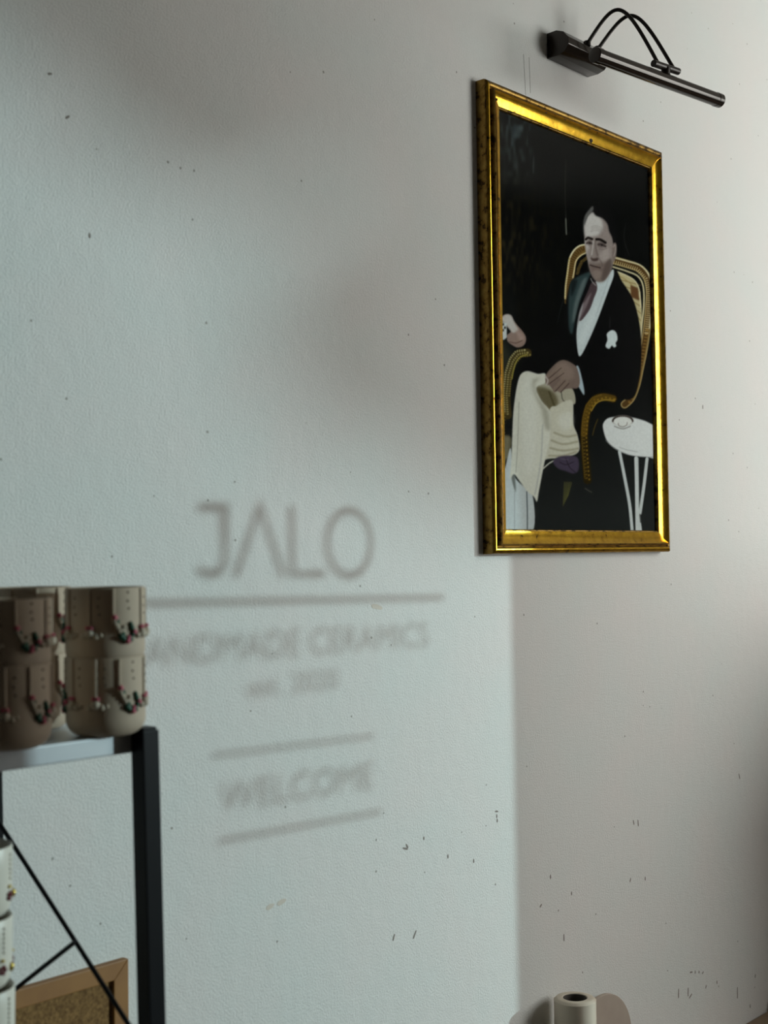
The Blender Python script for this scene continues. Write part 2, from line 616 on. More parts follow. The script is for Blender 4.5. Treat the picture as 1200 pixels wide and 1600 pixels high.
def poly(pts, col, soft=0.3, sm=True, alpha=1.0):
    P = curve(pts) if sm else np.array(pts, float)
    wn = window_of(P, 4 * soft + 2)
    X, Y = xx[wn], yy[wn]
    if X.size == 0:
        return
    ins = np.zeros(X.shape, bool)
    n = len(P)
    for i in range(n):
        xa, ya = P[i]
        xb, yb = P[(i + 1) % n]
        if ya == yb:
            continue
        c = (ya > Y) != (yb > Y)
        ins ^= c & (X < (xb - xa) * (Y - ya) / (yb - ya) + xa)
    paint(wn, blur(ins.astype(np.float32), soft) * alpha, col)


def line(pts, wd, col, soft=0.3, alpha=1.0, dash=None, sm=True, dash2=None):
    P = curve(pts, False, 8) if sm else np.array(pts, float)
    wn = window_of(P, wd + 4 * soft + 2)
    X, Y = xx[wn], yy[wn]
    if X.size == 0:
        return
    best = np.full(X.shape, 1e9, np.float32)
    arcl = np.zeros(X.shape, np.float32)
    s = 0.0
    for (xa, ya), (xb, yb) in zip(P[:-1], P[1:]):
        dx, dy = xb - xa, yb - ya
        ln = math.hypot(dx, dy)
        if ln < 1e-6:
            continue
        t = np.clip(((X - xa) * dx + (Y - ya) * dy) / ln ** 2, 0, 1)
        d = np.hypot(X - xa - t * dx, Y - ya - t * dy)
        b = d < best
        best = np.where(b, d, best)
        arcl = np.where(b, s + t * ln, arcl)
        s += ln
    m = np.clip((wd / 2 - best) / max(soft, 0.15) + 0.5, 0, 1)
    if dash:
        m = m * ((arcl % dash) < dash * (dash2 or 0.5))
    paint(wn, m * alpha, col)


def ell(cx, cy, rx, ry, col, soft=0.3, alpha=1.0):
    poly([(cx + rx * math.cos(2 * PI * i / 20), cy + ry * math.sin(2 * PI * i / 20)) for i in range(20)], col, soft, False, alpha)


def paint_portrait():
    # dark garden behind
    n1, n2, n3 = vnoise(9, 34, 1), vnoise(4, 12, 2), vnoise(26, 60, 5)
    base = np.array([9, 10, 10], np.float32)
    img[:] = base + (n1 * n2)[..., None] * np.array([9, 8, 5], np.float32) * np.clip((930 - xx) / 130, 0, 1)[..., None]
    teal = np.clip(n2 * 1.9 - 0.75, 0, 1) * np.clip(1 - np.abs(xx - 806) / 40, 0, 1) * np.clip((300 - yy) / 110, 0, 1)
    img[:] = img + teal[..., None] * np.array([70, 86, 92], np.float32) * 0.9
    olive = np.clip(n2 * 1.7 - 0.75, 0, 1) * np.clip((890 - xx) / 60, 0, 1) * np.clip((yy - 260) / 120, 0, 1) * np.clip((500 - yy) / 100, 0, 1)
    img[:] = img + olive[..., None] * np.array([26, 20, 8], np.float32)
    low = np.clip((yy - 560) / 240, 0, 1)[..., None]  # grey reflection haze over the lower print, painted into its colours
    img[:] = img + low * np.array([23, 24, 24], np.float32)
    line([(884, 250), (883, 300), (884, 330), (885, 366)], 1.6, (52, 52, 46), 1.2, 0.6)
    line([(884, 342), (885, 366)], 2.0, (120, 122, 112), 0.8, 0.8)
    line([(834, 245), (833, 270)], 1.8, (70, 78, 80), 1.0, 0.6)
    line([(978, 350), (975, 372), (983, 400)], 1.2, (60, 60, 60), 0.8, 0.5)
    poly([(776, 520), (792, 540), (798, 560), (788, 590), (776, 600)], (42, 43, 33), 5, True, 0.9)
    # wicker chair: back
    cream, brown = (196, 184, 148), (74, 52, 26)
    poly([(959, 424), (988, 436), (999, 456), (1003, 490), (999, 520), (985, 480), (968, 446)], (176, 164, 126), 0.6)
    for k in range(6):
        line([(966 + k * 4, 436 + k * 9), (1001, 446 + k * 11)], 1.2, (120, 96, 58), 0.4, 0.8)
    poly([(985, 445), (997, 450), (999, 470), (986, 464)], (92, 62, 38), 0.8, False)
    for off, wd, col, al in ((0, 12.5, (150, 128, 84), 1), (0, 8.5, brown, 1)):
        line([(957, 406), (978, 412), (998, 419), (1010, 432), (1015, 452), (1014, 480), (1011, 512), (1006, 545), (1000, 575), (994, 602), (986, 622), (976, 632)], wd, col, 0.5, al)
    RB = [(957, 402), (980, 408), (1001, 415), (1014, 430), (1019, 452), (1018, 482), (1015, 514), (1009, 548), (1003, 578), (997, 606), (988, 626)]
    line(RB[:7], 2.6, cream, 0.5)
    line(RB[6:], 1.6, (120, 96, 50), 0.5, 0.9)
    line([(p[0] - 5, p[1] + 6) for p in RB[:7]], 6.5, (188, 170, 124), 0.4, 0.85, 3.4, None, 0.45)
    line([(p[0] - 4, p[1] + 2) for p in RB[6:]], 5.0, (140, 104, 48), 0.5, 0.75, 5.2, None, 0.35)
    line([(958, 417), (980, 424), (997, 432), (1005, 448), (1006, 476), (1003, 506), (1001, 528)], 2.4, cream, 0.4)
    line([(958, 422), (978, 430), (992, 439), (999, 454), (1001, 480)], 1.8, (206, 194, 160), 0.4)
    line([(958, 427), (976, 436), (988, 446)], 1.4, (150, 128, 84), 0.4)
    LB = [(916, 382), (906, 384), (897, 391), (890, 404), (887, 424), (884, 446), (883, 466)]
    line([(p[0] + 5, p[1] + 5) for p in LB], 12, (112, 88, 46), 0.5)
    line([(p[0] + 4, p[1] + 4) for p in LB], 8, brown, 0.4, 1, 3.6, None, 0.6)
    line(LB, 2.6, (214, 204, 170), 0.5)
    line(LB[3:], 3.0, (180, 158, 100), 0.4, 1, 4, None, 0.6)
    line([(918, 394), (908, 399), (900, 408), (897, 424), (895, 434)], 2.0, (206, 190, 146), 0.4)
    line([(918, 402), (909, 409), (904, 420), (902, 430)], 5, (120, 96, 50), 0.4, 1, 2.6, None, 0.55)
    # jacket mass
    poly([(921, 424), (895, 436), (886, 462), (880, 498), (866, 528), (836, 530), (820, 522), (812, 540), (818, 560), (812, 578), (838, 582), (880, 566), (902, 574), (906, 612), (898, 628), (896, 664), (906, 700), (916, 690), (918, 640), (940, 618), (985, 624), (998, 596), (1002, 556), (1000, 512), (990, 470), (972, 440), (958, 422), (930, 470)], (13, 13, 14), 0.5)
    # teal sheen of the lit lapel and shoulder
    poly([(921, 425), (897, 436), (890, 450), (888, 480), (889, 512), (894, 522), (900, 494), (907, 466), (922, 436)], (46, 60, 62), 1.2)
    poly([(909, 440), (917, 434), (912, 452), (904, 474), (898, 500), (894, 502), (898, 472)], (86, 98, 99), 1.6)
    poly([(893, 440), (902, 438), (896, 458), (892, 462)], (24, 30, 32), 1.5)
    line([(880, 470), (874, 490), (871, 505)], 1.0, (50, 55, 56), 0.6, 0.7)
    # collar of the dark lapel
    poly([(924, 427), (930, 440), (922, 462), (909, 492), (902, 530), (896, 536), (899, 500), (910, 462)], (15, 15, 17), 0.8)
    # shirt, tie
    poly([(931, 440), (945, 434), (957, 421), (959, 431), (950, 456), (936, 494), (921, 530), (906, 557), (901, 534), (902, 508), (910, 486), (922, 460)], (182, 190, 194), 0.5)
    poly([(918, 500), (930, 478), (936, 470), (926, 505), (908, 545), (905, 528)], (196, 203, 206), 2.5, True, 0.7)
    line([(952, 432), (944, 456), (931, 494)], 1.2, (150, 158, 164), 1.2, 0.6)
    poly([(924, 442), (931, 441), (933, 452), (928, 466), (921, 484), (908, 501), (904, 496), (910, 474), (918, 456)], (70, 56, 60), 0.6)
    poly([(920, 462), (924, 458), (916, 480), (907, 496), (905, 492), (911, 476)], (112, 99, 103), 1.0)
    line([(923, 435), (926, 441), (931, 446)], 1.3, (168, 166, 165), 0.5, 0.8)
    poly([(906, 486), (912, 472), (908, 490), (903, 508), (902, 505)], (150, 146, 150), 0.8)
    line([(953, 496), (953, 512)], 0.9, (60, 60, 60), 0.5, 0.8)
    poly([(948, 522), (953, 517), (958, 516), (963, 520), (965, 530), (962, 536), (963, 541), (959, 543), (956, 540), (952, 545), (946, 541), (949, 531)], (190, 198, 201), 0.4)
    # wicker arms
    LA = [(820, 547), (806, 549), (797, 560), (790, 582), (787, 612), (789, 645), (787, 668), (789, 690)]
    line([(p[0] + 4, p[1] + 4) for p in LA[:6]], 13, (62, 52, 26), 0.6)
    for k, col in ((0, (176, 166, 118)), (4.5, (160, 146, 92)), (8.5, (140, 122, 66))):
        line([(p[0] + k, p[1] + k * 0.9) for p in LA[:6 if k < 8 else 5]], 3.2, col, 0.4, 0.95, 3.6, None, 0.55)
    line([(823, 554), (811, 559), (804, 572), (800, 592)], 1.8, (146, 134, 60), 0.4)
    line(LA[5:], 4.0, (100, 84, 44), 0.6, 0.9, 5, None, 0.5)
    RA = [(958, 623), (943, 620), (930, 624), (920, 636), (915, 655), (913, 678), (914, 702), (916, 728), (918, 750)]
    line(RA, 13, (40, 31, 12), 0.8)
    line(RA[:6], 10, (92, 68, 22), 1.0, 0.8)
    line([(p[0] - 4, p[1] - 3) for p in RA[1:]], 2.0, (128, 98, 36), 0.5, 0.8, 3.2, None, 0.55)
    line([(p[0] + 3, p[1] + 1) for p in RA], 2.4, (150, 116, 40), 0.5, 0.75, 6.5, None, 0.45)
    line([(p[0] - 1, p[1]) for p in RA[2:]], 3.2, (120, 92, 34), 0.5, 0.7, 5.5, None, 0.4)
    line([(960, 626), (944, 625), (932, 630), (924, 642)], 2.0, (150, 120, 44), 0.6)
    line([(934, 655), (929, 668), (926, 680)], 1.6, (90, 72, 30), 0.6, 0.8)
    # straw and rug bits low down
    poly([(783, 688), (792, 680), (799, 686), (797, 706), (790, 720), (784, 728)], (104, 98, 78), 1.2)
    for k in range(5):
        line([(786 + 2 * k, 684), (784 + 2 * k, 716)], 0.9, (150, 144, 118), 0.4, 0.6)
    # far leg of the trousers, thigh, shadow between the legs
    poly([(798, 700), (790, 728), (784, 752), (783, 832), (831, 832), (833, 778), (820, 762), (803, 742)], (186, 191, 194), 0.5)
    poly([(799, 745), (804, 742), (806, 768), (803, 762)], (110, 112, 110), 0.8)
    line([(804, 768), (804, 832)], 1.0, (150, 152, 156), 0.6)
    line([(823, 768), (824, 800), (824, 832)], 1.5, (72, 80, 86), 0.4)
    poly([(850, 588), (868, 606), (893, 606), (899, 630), (884, 632), (862, 642), (846, 628), (838, 604)], (160, 154, 138), 0.6)
    poly([(836, 606), (852, 606), (866, 614), (872, 630), (861, 642), (852, 636), (842, 622)], (98, 90, 68), 2.2)
    line([(858, 612), (866, 634)], 3.0, (60, 54, 34), 1.5, 0.6)
    line([(877, 612), (879, 624), (884, 628)], 1.0, (50, 48, 42), 0.4)
    poly([(858, 642), (870, 634), (882, 627), (895, 628), (896, 662), (903, 682), (904, 706), (880, 715), (853, 718), (846, 730), (850, 700)], (190, 186, 172), 0.5)
    for a, b, c in (((862, 688), (880, 694), (902, 690)), ((860, 700), (880, 704), (903, 701)), ((866, 676), (884, 682), (900, 680)), ((858, 712), (880, 712), (900, 706))):
        line([a, b, c], 3.4, (140, 132, 110), 1.8, 0.6)
    poly([(872, 652), (892, 644), (895, 664), (880, 672)], (204, 202, 194), 3, True, 0.7)
    line([(849, 732), (858, 724), (867, 719)], 2.0, (190, 188, 178), 0.5)
    # shoe and sock
    poly([(864, 722), (872, 714), (890, 712), (903, 716), (904, 734), (896, 740), (884, 736), (872, 732)], (66, 57, 74), 0.8)
    line([(874, 722), (884, 726), (896, 722)], 0.9, (28, 24, 32), 0.4)
    line([(884, 716), (890, 730), (899, 738)], 0.9, (28, 24, 32), 0.4)
    line([(876, 717), (888, 718)], 1.4, (98, 86, 104), 0.6, 0.7)
    for k in range(6):
        line([(882 + 2.2 * k, 753 + k % 2), (880 + 1.5 * k, 790 - 3 * k)], 1.3, (108, 104, 52), 0.6, 0.6)
    line([(914, 763), (922, 768), (925, 769)], 1.2, (96, 94, 84), 0.5, 0.8)
    # near leg, crossed over
    poly([(852, 584), (840, 584), (826, 580), (817, 582), (811, 590), (806, 612), (802, 645), (800, 690), (799, 720), (797, 748), (803, 741), (812, 752), (824, 768), (834, 776), (839, 784), (842, 768), (847, 742), (853, 712), (858, 690), (861, 655), (858, 640), (846, 626), (838, 606), (852, 598)], (202, 200, 190), 0.5)
    poly([(845, 590), (836, 600), (842, 622), (857, 644), (859, 672), (852, 668), (846, 640), (834, 616), (830, 596)], (150, 146, 132), 2.4, True, 0.75)
    line([(811, 628), (809, 690), (806, 738)], 1.3, (160, 158, 148), 0.8, 0.8)
    line([(848, 664), (845, 720), (836, 772)], 2.4, (168, 168, 164), 1.6, 0.7)
    poly([(818, 600), (828, 590), (834, 610), (838, 660), (832, 730), (822, 740), (816, 680)], (210, 209, 202), 4, True, 0.6)
    # hand on the knee with cuff
    poly([(900, 574), (904, 573), (909, 590), (913, 610), (912, 617), (905, 606), (901, 598)], (158, 172, 182), 0.4)
    poly([(853, 586), (862, 574), (874, 564), (884, 563), (896, 569), (902, 576), (906, 594), (903, 606), (893, 607), (884, 608), (876, 613), (871, 611), (866, 613), (863, 608), (858, 602), (853, 600)], (112, 95, 88), 0.6)
    poly([(868, 572), (880, 566), (892, 572), (896, 588), (886, 594), (874, 588)], (134, 116, 107), 3, True, 0.75)
    for a, b in (((856, 588), (874, 572)), ((857, 596), (878, 580)), ((866, 608), (880, 592)), ((874, 610), (886, 596))):
        line([a, b], 4.6, (126, 108, 98), 1.0, 0.6)
        line([(a[0] + 2, a[1] + 3), (b[0] + 3, b[1] + 3)], 1.1, (62, 48, 42), 0.5, 0.85)
    line([(852, 588), (856, 594), (854, 601)], 2.4, (178, 168, 164), 0.5, 0.8)
    # raised hand with a cup
    poly([(783, 500), (786, 493), (792, 491), (799, 493), (803, 501), (809, 509), (816, 517), (822, 528), (819, 539), (809, 543), (800, 539), (793, 533), (792, 524), (798, 518), (793, 511), (790, 505)], (140, 118, 110), 0.6)
    poly([(785, 496), (792, 491), (799, 494), (804, 505), (810, 516), (802, 520), (796, 514), (790, 506), (786, 504)], (190, 184, 181), 1.0)
    poly([(806, 516), (815, 520), (819, 530), (812, 532)], (162, 138, 130), 2.0)
    line([(796, 534), (806, 536), (816, 532)], 1.4, (84, 62, 54), 0.6, 0.8)
    poly([(770, 504), (782, 503), (792, 505), (792, 528), (787, 531), (774, 531), (770, 529)], (198, 202, 203), 0.4, False)
    for a in ((779, 508), (783, 512), (786, 507), (789, 512), (781, 515), (786, 516)):
        ell(a[0], a[1], 1.5, 2.0, (20, 20, 20), 0.4)
    line([(773, 531.5), (788, 532), (792, 528)], 1.3, (24, 24, 24), 0.4)
    # head
    poly([(913, 346), (917, 334), (925, 326), (935, 330), (945, 338), (952, 352), (957, 372), (959, 398), (957, 416), (951, 430), (943, 439), (933, 440), (925, 431), (920, 417), (917, 402), (914, 384), (913, 366)], (136, 124, 121), 0.5)
    poly([(913, 347), (918, 336), (926, 332), (936, 338), (942, 352), (936, 366), (922, 370), (914, 368)], (186, 181, 180), 2.0)
    poly([(914, 372), (919, 372), (921, 392), (922, 408), (918, 402), (915, 386)], (176, 168, 167), 1.2)
    poly([(920, 412), (934, 412), (948, 406), (954, 418), (944, 438), (932, 439), (924, 428)], (104, 89, 84), 2.4, True, 0.85)
    poly([(942, 392), (950, 386), (952, 402), (944, 410), (936, 402)], (160, 148, 145), 2.4, True, 0.8)
    poly([(946, 412), (955, 404), (955, 420), (946, 436), (940, 438)], (82, 70, 66), 1.6, True, 0.8)
    poly([(926, 424), (934, 422), (940, 426), (936, 436), (929, 434)], (132, 117, 111), 1.6, True, 0.8)
    # hair
    poly([(912, 350), (913, 338), (918, 328), (926, 321), (938, 322), (950, 328), (959, 340), (963, 360), (964, 380), (960, 384), (957, 372), (952, 362), (949, 350), (941, 341), (931, 337), (926, 331), (919, 337), (915, 346)], (14, 14, 15), 0.9)
    poly([(912, 348), (914, 337), (920, 328), (926, 322), (927, 328), (921, 335), (916, 342), (914, 352)], (98, 97, 96), 0.8, True, 0.9)
    for k in range(4):
        line([(923, 362 - 2.5 * k), (931, 360 - 2.5 * k), (940, 363 - 2.5 * k)], 0.8, (128, 118, 117), 0.6, 0.6)
    ell(920.5, 379, 4.2, 4.0, (84, 71, 69), 1.6, 0.75)
    ell(940, 382, 6.0, 4.4, (84, 71, 69), 1.8, 0.75)
    poly([(919, 388), (922, 396), (921, 408), (918, 400)], (120, 108, 105), 1.2, True, 0.7)
    poly([(930, 384), (934, 396), (936, 406), (931, 400)], (110, 97, 94), 1.2, True, 0.7)
    # brows, eyes, nose, mouth, ear
    line([(915.5, 374), (919, 371.5), (925, 373.5)], 3.6, (30, 24, 23), 0.6)
    line([(932, 374), (938, 374.5), (946, 379)], 4.0, (27, 22, 21), 0.6)
    line([(917, 380), (921, 379), (925, 380.5)], 3.0, (66, 55, 54), 0.9, 0.9)
    line([(935, 382), (940, 382), (946, 385)], 3.2, (62, 52, 51), 0.9, 0.9)
    ell(921.5, 380, 1.3, 1.4, (22, 20, 20), 0.4)
    ell(940.5, 383, 1.5, 1.4, (22, 20, 20), 0.4)
    line([(936, 389), (942, 390), (948, 388)], 1.2, (108, 96, 94), 0.7, 0.7)
    line([(927, 377), (926, 388), (924.5, 398)], 2.2, (172, 163, 161), 0.9, 0.9)
    line([(930.5, 376), (931, 388), (934, 399)], 1.8, (98, 86, 83), 0.9, 0.7)
    poly([(923, 402), (927, 404), (934, 403), (934, 407), (928, 408), (924, 406)], (66, 52, 49), 0.7)
    line([(922, 414), (928, 416), (938, 418.5)], 1.7, (52, 38, 37), 0.5)
    line([(925, 420), (930, 421), (935, 421)], 1.8, (120, 98, 95), 0.7, 0.8)
    line([(936, 404), (940, 411), (941, 416)], 1.0, (90, 78, 75), 0.7, 0.7)
    poly([(957, 384), (961, 379), (963.5, 384), (963, 398), (960, 408), (957, 406)], (118, 104, 100), 0.6)
    line([(958, 386), (961, 383), (961.5, 392), (959, 400)], 0.9, (176, 166, 162), 0.4, 0.8)
    # white garden table with its dish
    poly([(942, 668), (944, 659), (951, 653), (966, 651), (986, 652), (1006, 657), (1022, 664), (1024, 657), (1034, 657), (1034, 713), (1010, 714), (984, 711), (962, 701), (948, 688)], (202, 203, 204), 0.4)
    line([(946, 688), (962, 702), (984, 711), (1010, 714), (1030, 713)], 1.0, (130, 132, 134), 0.5, 0.8)
    line([(968, 699), (980, 703), (996, 706)], 0.8, (120, 122, 124), 0.4, 0.7)
    line([(968, 706), (976, 746), (984, 790), (988, 832)], 5.0, (184, 188, 190), 0.4)
    line([(994, 716), (995, 760), (996, 832)], 6.0, (190, 193, 194), 0.4)
    line([(1011, 717), (1006, 760), (1000, 802)], 5.0, (182, 185, 186), 0.4)
    line([(996, 800), (1000, 832)], 7.0, (186, 189, 190), 0.4)
    line([(990.5, 760), (991.5, 832)], 1.0, (30, 31, 31), 0.4)
    line([(1000, 804), (1001, 816)], 2.0, (70, 72, 72), 0.5)
    line([(997.5, 716), (998.5, 790)], 1.2, (140, 142, 143), 0.5, 0.8)
    ell(973, 657, 17, 8.5, (150, 146, 142), 0.5)
    ell(973, 658, 15, 7.5, (206, 205, 203), 0.5)
    for i in range(16):
        t = PI + PI * i / 15
        ell(973 + 15.5 * math.cos(t), 658 + 8 * math.sin(t), 1.3, 1.5, (46, 36, 32), 0.3)
    line([(966, 661), (967, 665), (973, 667), (979, 664), (980, 660)], 1.1, (120, 112, 106), 0.4)
    line([(960, 666), (973, 670), (985, 666)], 1.4, (110, 106, 102), 0.6, 0.9)
    # photographic grain
    img[:] = np.clip(img * (0.97 + 0.06 * vnoise(1.6, 1.6, 9))[..., None], 0, 255)


paint_portrait()

# print plane -> drawing sheet: the figure is drawn foreshortened and straightened out here
Hm = np.array([[890.15694317, -4.47532616, 790.16049272], [302.13643457, -998.02974468, 2444.0877697], [0.35848345, 0.01576203, 1.0]])
NX, NZ = 360, 520
x0, x1, z0, z1 = 0.036, PW - 0.036, 0.036, PH - 0.036
gx, gz = np.meshgrid(np.linspace(x0, x1, NX), np.linspace(z0, z1, NZ))
q = Hm @ np.stack([gx.ravel() + PX, gz.ravel() + PZ, np.ones(gx.size)])
u = np.clip((q[0] / q[2] - bx0) * SS, 1, bw_ * SS - 2)
v = np.clip((q[1] / q[2] - by0) * SS, 1, bh_ * SS - 2)
sm = np.stack([blur(img[..., k].copy(), 0.45) for k in range(3)], -1)
iu, iv = u.astype(int), v.astype(int)
fu, fv = (u - iu)[:, None], (v - iv)[:, None]
colr = (sm[iv, iu] * (1 - fu) + sm[iv, iu + 1] * fu) * (1 - fv) + (sm[iv + 1, iu] * (1 - fu) + sm[iv + 1, iu + 1] * fu) * fv
colr = np.clip(colr / 255.0, 0, 1)
colr = np.where(colr <= 0.04045, colr / 12.92, ((colr + 0.055) / 1.055) ** 2.4)
PRINT_GAIN = 1.3
colr = np.clip(colr * PRINT_GAIN, 0, 0.9)
me = bpy.data.meshes.new('print')
nv = gx.size
me.vertices.add(nv)
co = np.stack([gx.ravel(), np.full(nv, Yp), gz.ravel()], 1).astype(np.float32)
me.vertices.foreach_set('co', co.ravel())
ii = np.arange(nv).reshape(NZ, NX)
quads = np.stack([ii[:-1, :-1], ii[:-1, 1:], ii[1:, 1:], ii[1:, :-1]], -1).reshape(-1, 4)
me.loops.add(quads.size)
me.loops.foreach_set('vertex_index', quads.ravel().astype(np.int32))
me.polygons.add(len(quads))
me.polygons.foreach_set('loop_start', np.arange(0, quads.size, 4, dtype=np.int32))
me.update(calc_edges=True)
ca = me.color_attributes.new('print', 'FLOAT_COLOR', 'POINT')
ca.data.foreach_set('color', np.concatenate([colr, np.ones((nv, 1))], 1).astype(np.float32).ravel())
mp = bpy.data.materials.new('photo_print')
mp.use_nodes = True
an = mp.node_tree.nodes.new('ShaderNodeAttribute')
an.attribute_name = 'print'
pb = mp.node_tree.nodes['Principled BSDF']
mp.node_tree.links.new(an.outputs['Color'], pb.inputs['Base Color'])
pb.inputs['Roughness'].default_value = 0.5
pb.inputs['Specular IOR Level'].default_value = 0.0
me.materials.append(mp)
prt = bpy.data.objects.new('print', me)
C.objects.link(prt)
prt.parent = pic
prt['label'] = 'colour photo print of a seated man in a wicker chair beside a white table'
obj('backing_board', bx(0.03, PW - 0.03, -0.0112, -0.004, 0.03, PH - 0.03), mat('backing_board', (0.3, 0.22, 0.14), 0.9), pic)
obj('glass_pane', bx(0.037, PW - 0.037, -0.0142, -0.0130, 0.037, PH - 0.037), pane_glass, pic)

# ------------------------------------------------------------------ picture light
M_bronze = mat('dark_bronze', (0.020, 0.014, 0.010), 0.14, 0.4)
M_bronze2 = mat('satin_bronze', (0.014, 0.010, 0.008), 0.3, 0.4)
lamp = thing('picture_light', 'dark bronze picture light with two arched arms above the gilt frame', 'lamp', (0.265, 0, 2.432))
prof = [(0, -0.021), (0, 0.023), (-0.020, 0.0235), (-0.034, 0.018), (-0.044, 0.006), (-0.045, -0.006), (-0.036, -0.017), (-0.022, -0.021)]
bm = prism(bmesh.new(), prof, lambda p: (-0.063, p[0], p[1]), (0.126, 0, 0))
obj('wall_box', bm, M_bronze, lamp, smooth=True, bevel=0.0012)
T0, T1 = Vector((0.164 - 0.265, -0.12, 2.3765 - 2.432)), Vector((0.519 - 0.265, -0.158, 2.378 - 2.432))
dT = (T1 - T0).normalized()
tb = bmesh.new()
tube(tb, [T0, T0 + dT * 0.001, T0 + dT * 0.014, T0 + dT * 0.0142, T1 - dT * 0.0142, T1 - dT * 0.014, T1 - dT * 0.001, T1], [0.0115, 0.0132, 0.0132, 0.0122, 0.0122, 0.0128, 0.0128, 0.0112], 28)
tubeo = obj('lamp_tube', tb, M_bronze, lamp, smooth=True)
cl = [Vector((0.318 - 0.265, -0.140, 2.398 - 2.432)), Vector((0.389 - 0.265, -0.147, 2.4005 - 2.432))]
obj('clamp', tube(bmesh.new(), cl, 0.0062, 16), M_bronze2, lamp, smooth=True)
mid = (cl[0] + cl[1]) / 2
obj('clamp_neck', tube(bmesh.new(), [mid, mid + Vector((0, 0.001, -0.012))], 0.008, 14), M_bronze2, lamp, smooth=True)


def arm(b, e, pk):
    b, e = Vector(b), Vector(e)
    pts = []
    # cubic arc rising from the box, over and down to the clamp
    c1, c2 = b + (Vector(pk) - b) * 1.18 + Vector((0, 0.016, 0.0)), e + (Vector(pk) - e) * 1.10 + Vector((0, -0.012, 0.0))
    for i in range(25):
        t = i / 24
        pts.append((1 - t) ** 3 * b + 3 * (1 - t) ** 2 * t * c1 + 3 * (1 - t) * t * t * c2 + t ** 3 * e)
    a = obj('arm', tube(bmesh.new(), pts, 0.0033, 12), M_bronze2, lamp, smooth=True)
    obj('collar', tube(bmesh.new(), [b + Vector((0, 0, -0.004)), b + Vector((0, 0, 0.004))], 0.0062, 12), M_bronze2, a, smooth=True)


arm((0.270 - 0.265, -0.038, 0.014), (0.330 - 0.265, -0.141, -0.030), (0.300 - 0.265, -0.085, 0.083))
arm((0.304 - 0.265, -0.038, 0.014), (0.376 - 0.265, -0.145, -0.028), (0.338 - 0.265, -0.088, 0.083))

# ------------------------------------------------------------------ storage rack
M_black = mat('black_powder_coat', (0.004, 0.004, 0.0055), 0.45, spec=0.14)
M_shelf = mat('grey_shelf_metal', (0.50, 0.53, 0.56), 0.38, 0.35, vary=(14, (0.62, 0.65, 0.68), 0.6))
SH = 1.3955
rack = thing('storage_rack', 'black metal storage rack with grey shelves at the left, holding clay cups', 'shelf', (-1.3, -0.16, 0))
LEAN = 0.020                     # the uprights are racked a little to the right at the foot


def up(x, y):
    bm = bmesh.new()
    h = 0.0095
    a = []
    for z in (0.0, SH + 0.0035):
        dx = (SH - z) * LEAN
        a.append([bm.verts.new((x + sx * h + dx + 1.3, y + sy * h + 0.16, z)) for sx, sy in ((-1, -1), (1, -1), (1, 1), (-1, 1))])
    for k in range(4):
        bm.faces.new((a[0][k], a[0][(k + 1) % 4], a[1][(k + 1) % 4], a[1][k]))
    bm.faces.new(a[0][::-1])
    bm.faces.new(a[1])
    p = obj('post', bm, M_black, rack, bevel=0.0012)
    obj('end_cap', bx(x + 1.3 - 0.0082, x + 1.3 + 0.0078, y + 0.16 - 0.008, y + 0.16 + 0.008, SH + 0.003, SH + 0.0062), M_black, p, bevel=0.001)


for x in (-0.9005, -1.70):
    for y in (-0.290, -0.0215):
        up(x, y)
for z in (SH, 1.049, 0.55, 0.12):
    dx = (SH - z) * LEAN
    bm = bmesh.new()
    box(bm, -1.688 + 1.3 + dx, -0.9060 + 1.3 + dx, -0.2815 + 0.16, -0.0165 + 0.16, z - 0.018, z)
    obj('shelf_board', bm, M_shelf, rack, bevel=0.0015)


def rod(p, q, r=0.0025):
    return obj('brace', tube(bmesh.new(), [Vector(p) - rack.location, Vector(q) - rack.location], r, 10), M_black, rack, smooth=True)


rod((-0.9005, -0.027, 1.292), (-0.8985, -0.284, 1.0985))
rod((-0.9015, -0.178, 1.181), (-0.9005, -0.027, 1.085))
rod((-1.694, -0.027, 1.292), (-1.692, -0.284, 1.0985))

# ------------------------------------------------------------------ cups
M_clay = mat('unglazed_clay', (0.47, 0.37, 0.275), 0.75, bump=(140, 0.12, 0.0008), vary=(20, (0.40, 0.32, 0.25), 0.6))
M_cream = mat('cream_slip', (0.46, 0.39, 0.30), 0.65)
M_green = mat('green_glaze', (0.012, 0.075, 0.040), 0.45)
M_pink = mat('pink_glaze', (0.50, 0.09, 0.14), 0.5)
M_hole = mat('pricked_hole', (0.10, 0.075, 0.055), 0.9)
M_white = mat('white_glaze', (0.68, 0.64, 0.56), 0.4, bump=(60, 0.15, 0.001))
M_red = mat('dark_red_glaze', (0.16, 0.012, 0.02), 0.4)
M_goldp = mat('gold_lustre', (0.62, 0.45, 0.10), 0.3, 0.8)
RC = 0.0370
HCUP = 0.0735


def outer(z):
    """outer radius of the cup at height z: straight wall on a 16 mm rounded foot"""
    q = max(0.0, 0.016 - z)
    return RC - 0.016 + math.sqrt(max(0.0, 0.016 ** 2 - q * q))


def on_cup(ang, z, d=0.0):
    r = outer(z) + d
    return Vector((r * math.cos(ang), r * math.sin(ang), z))


FACE = math.radians(-126)


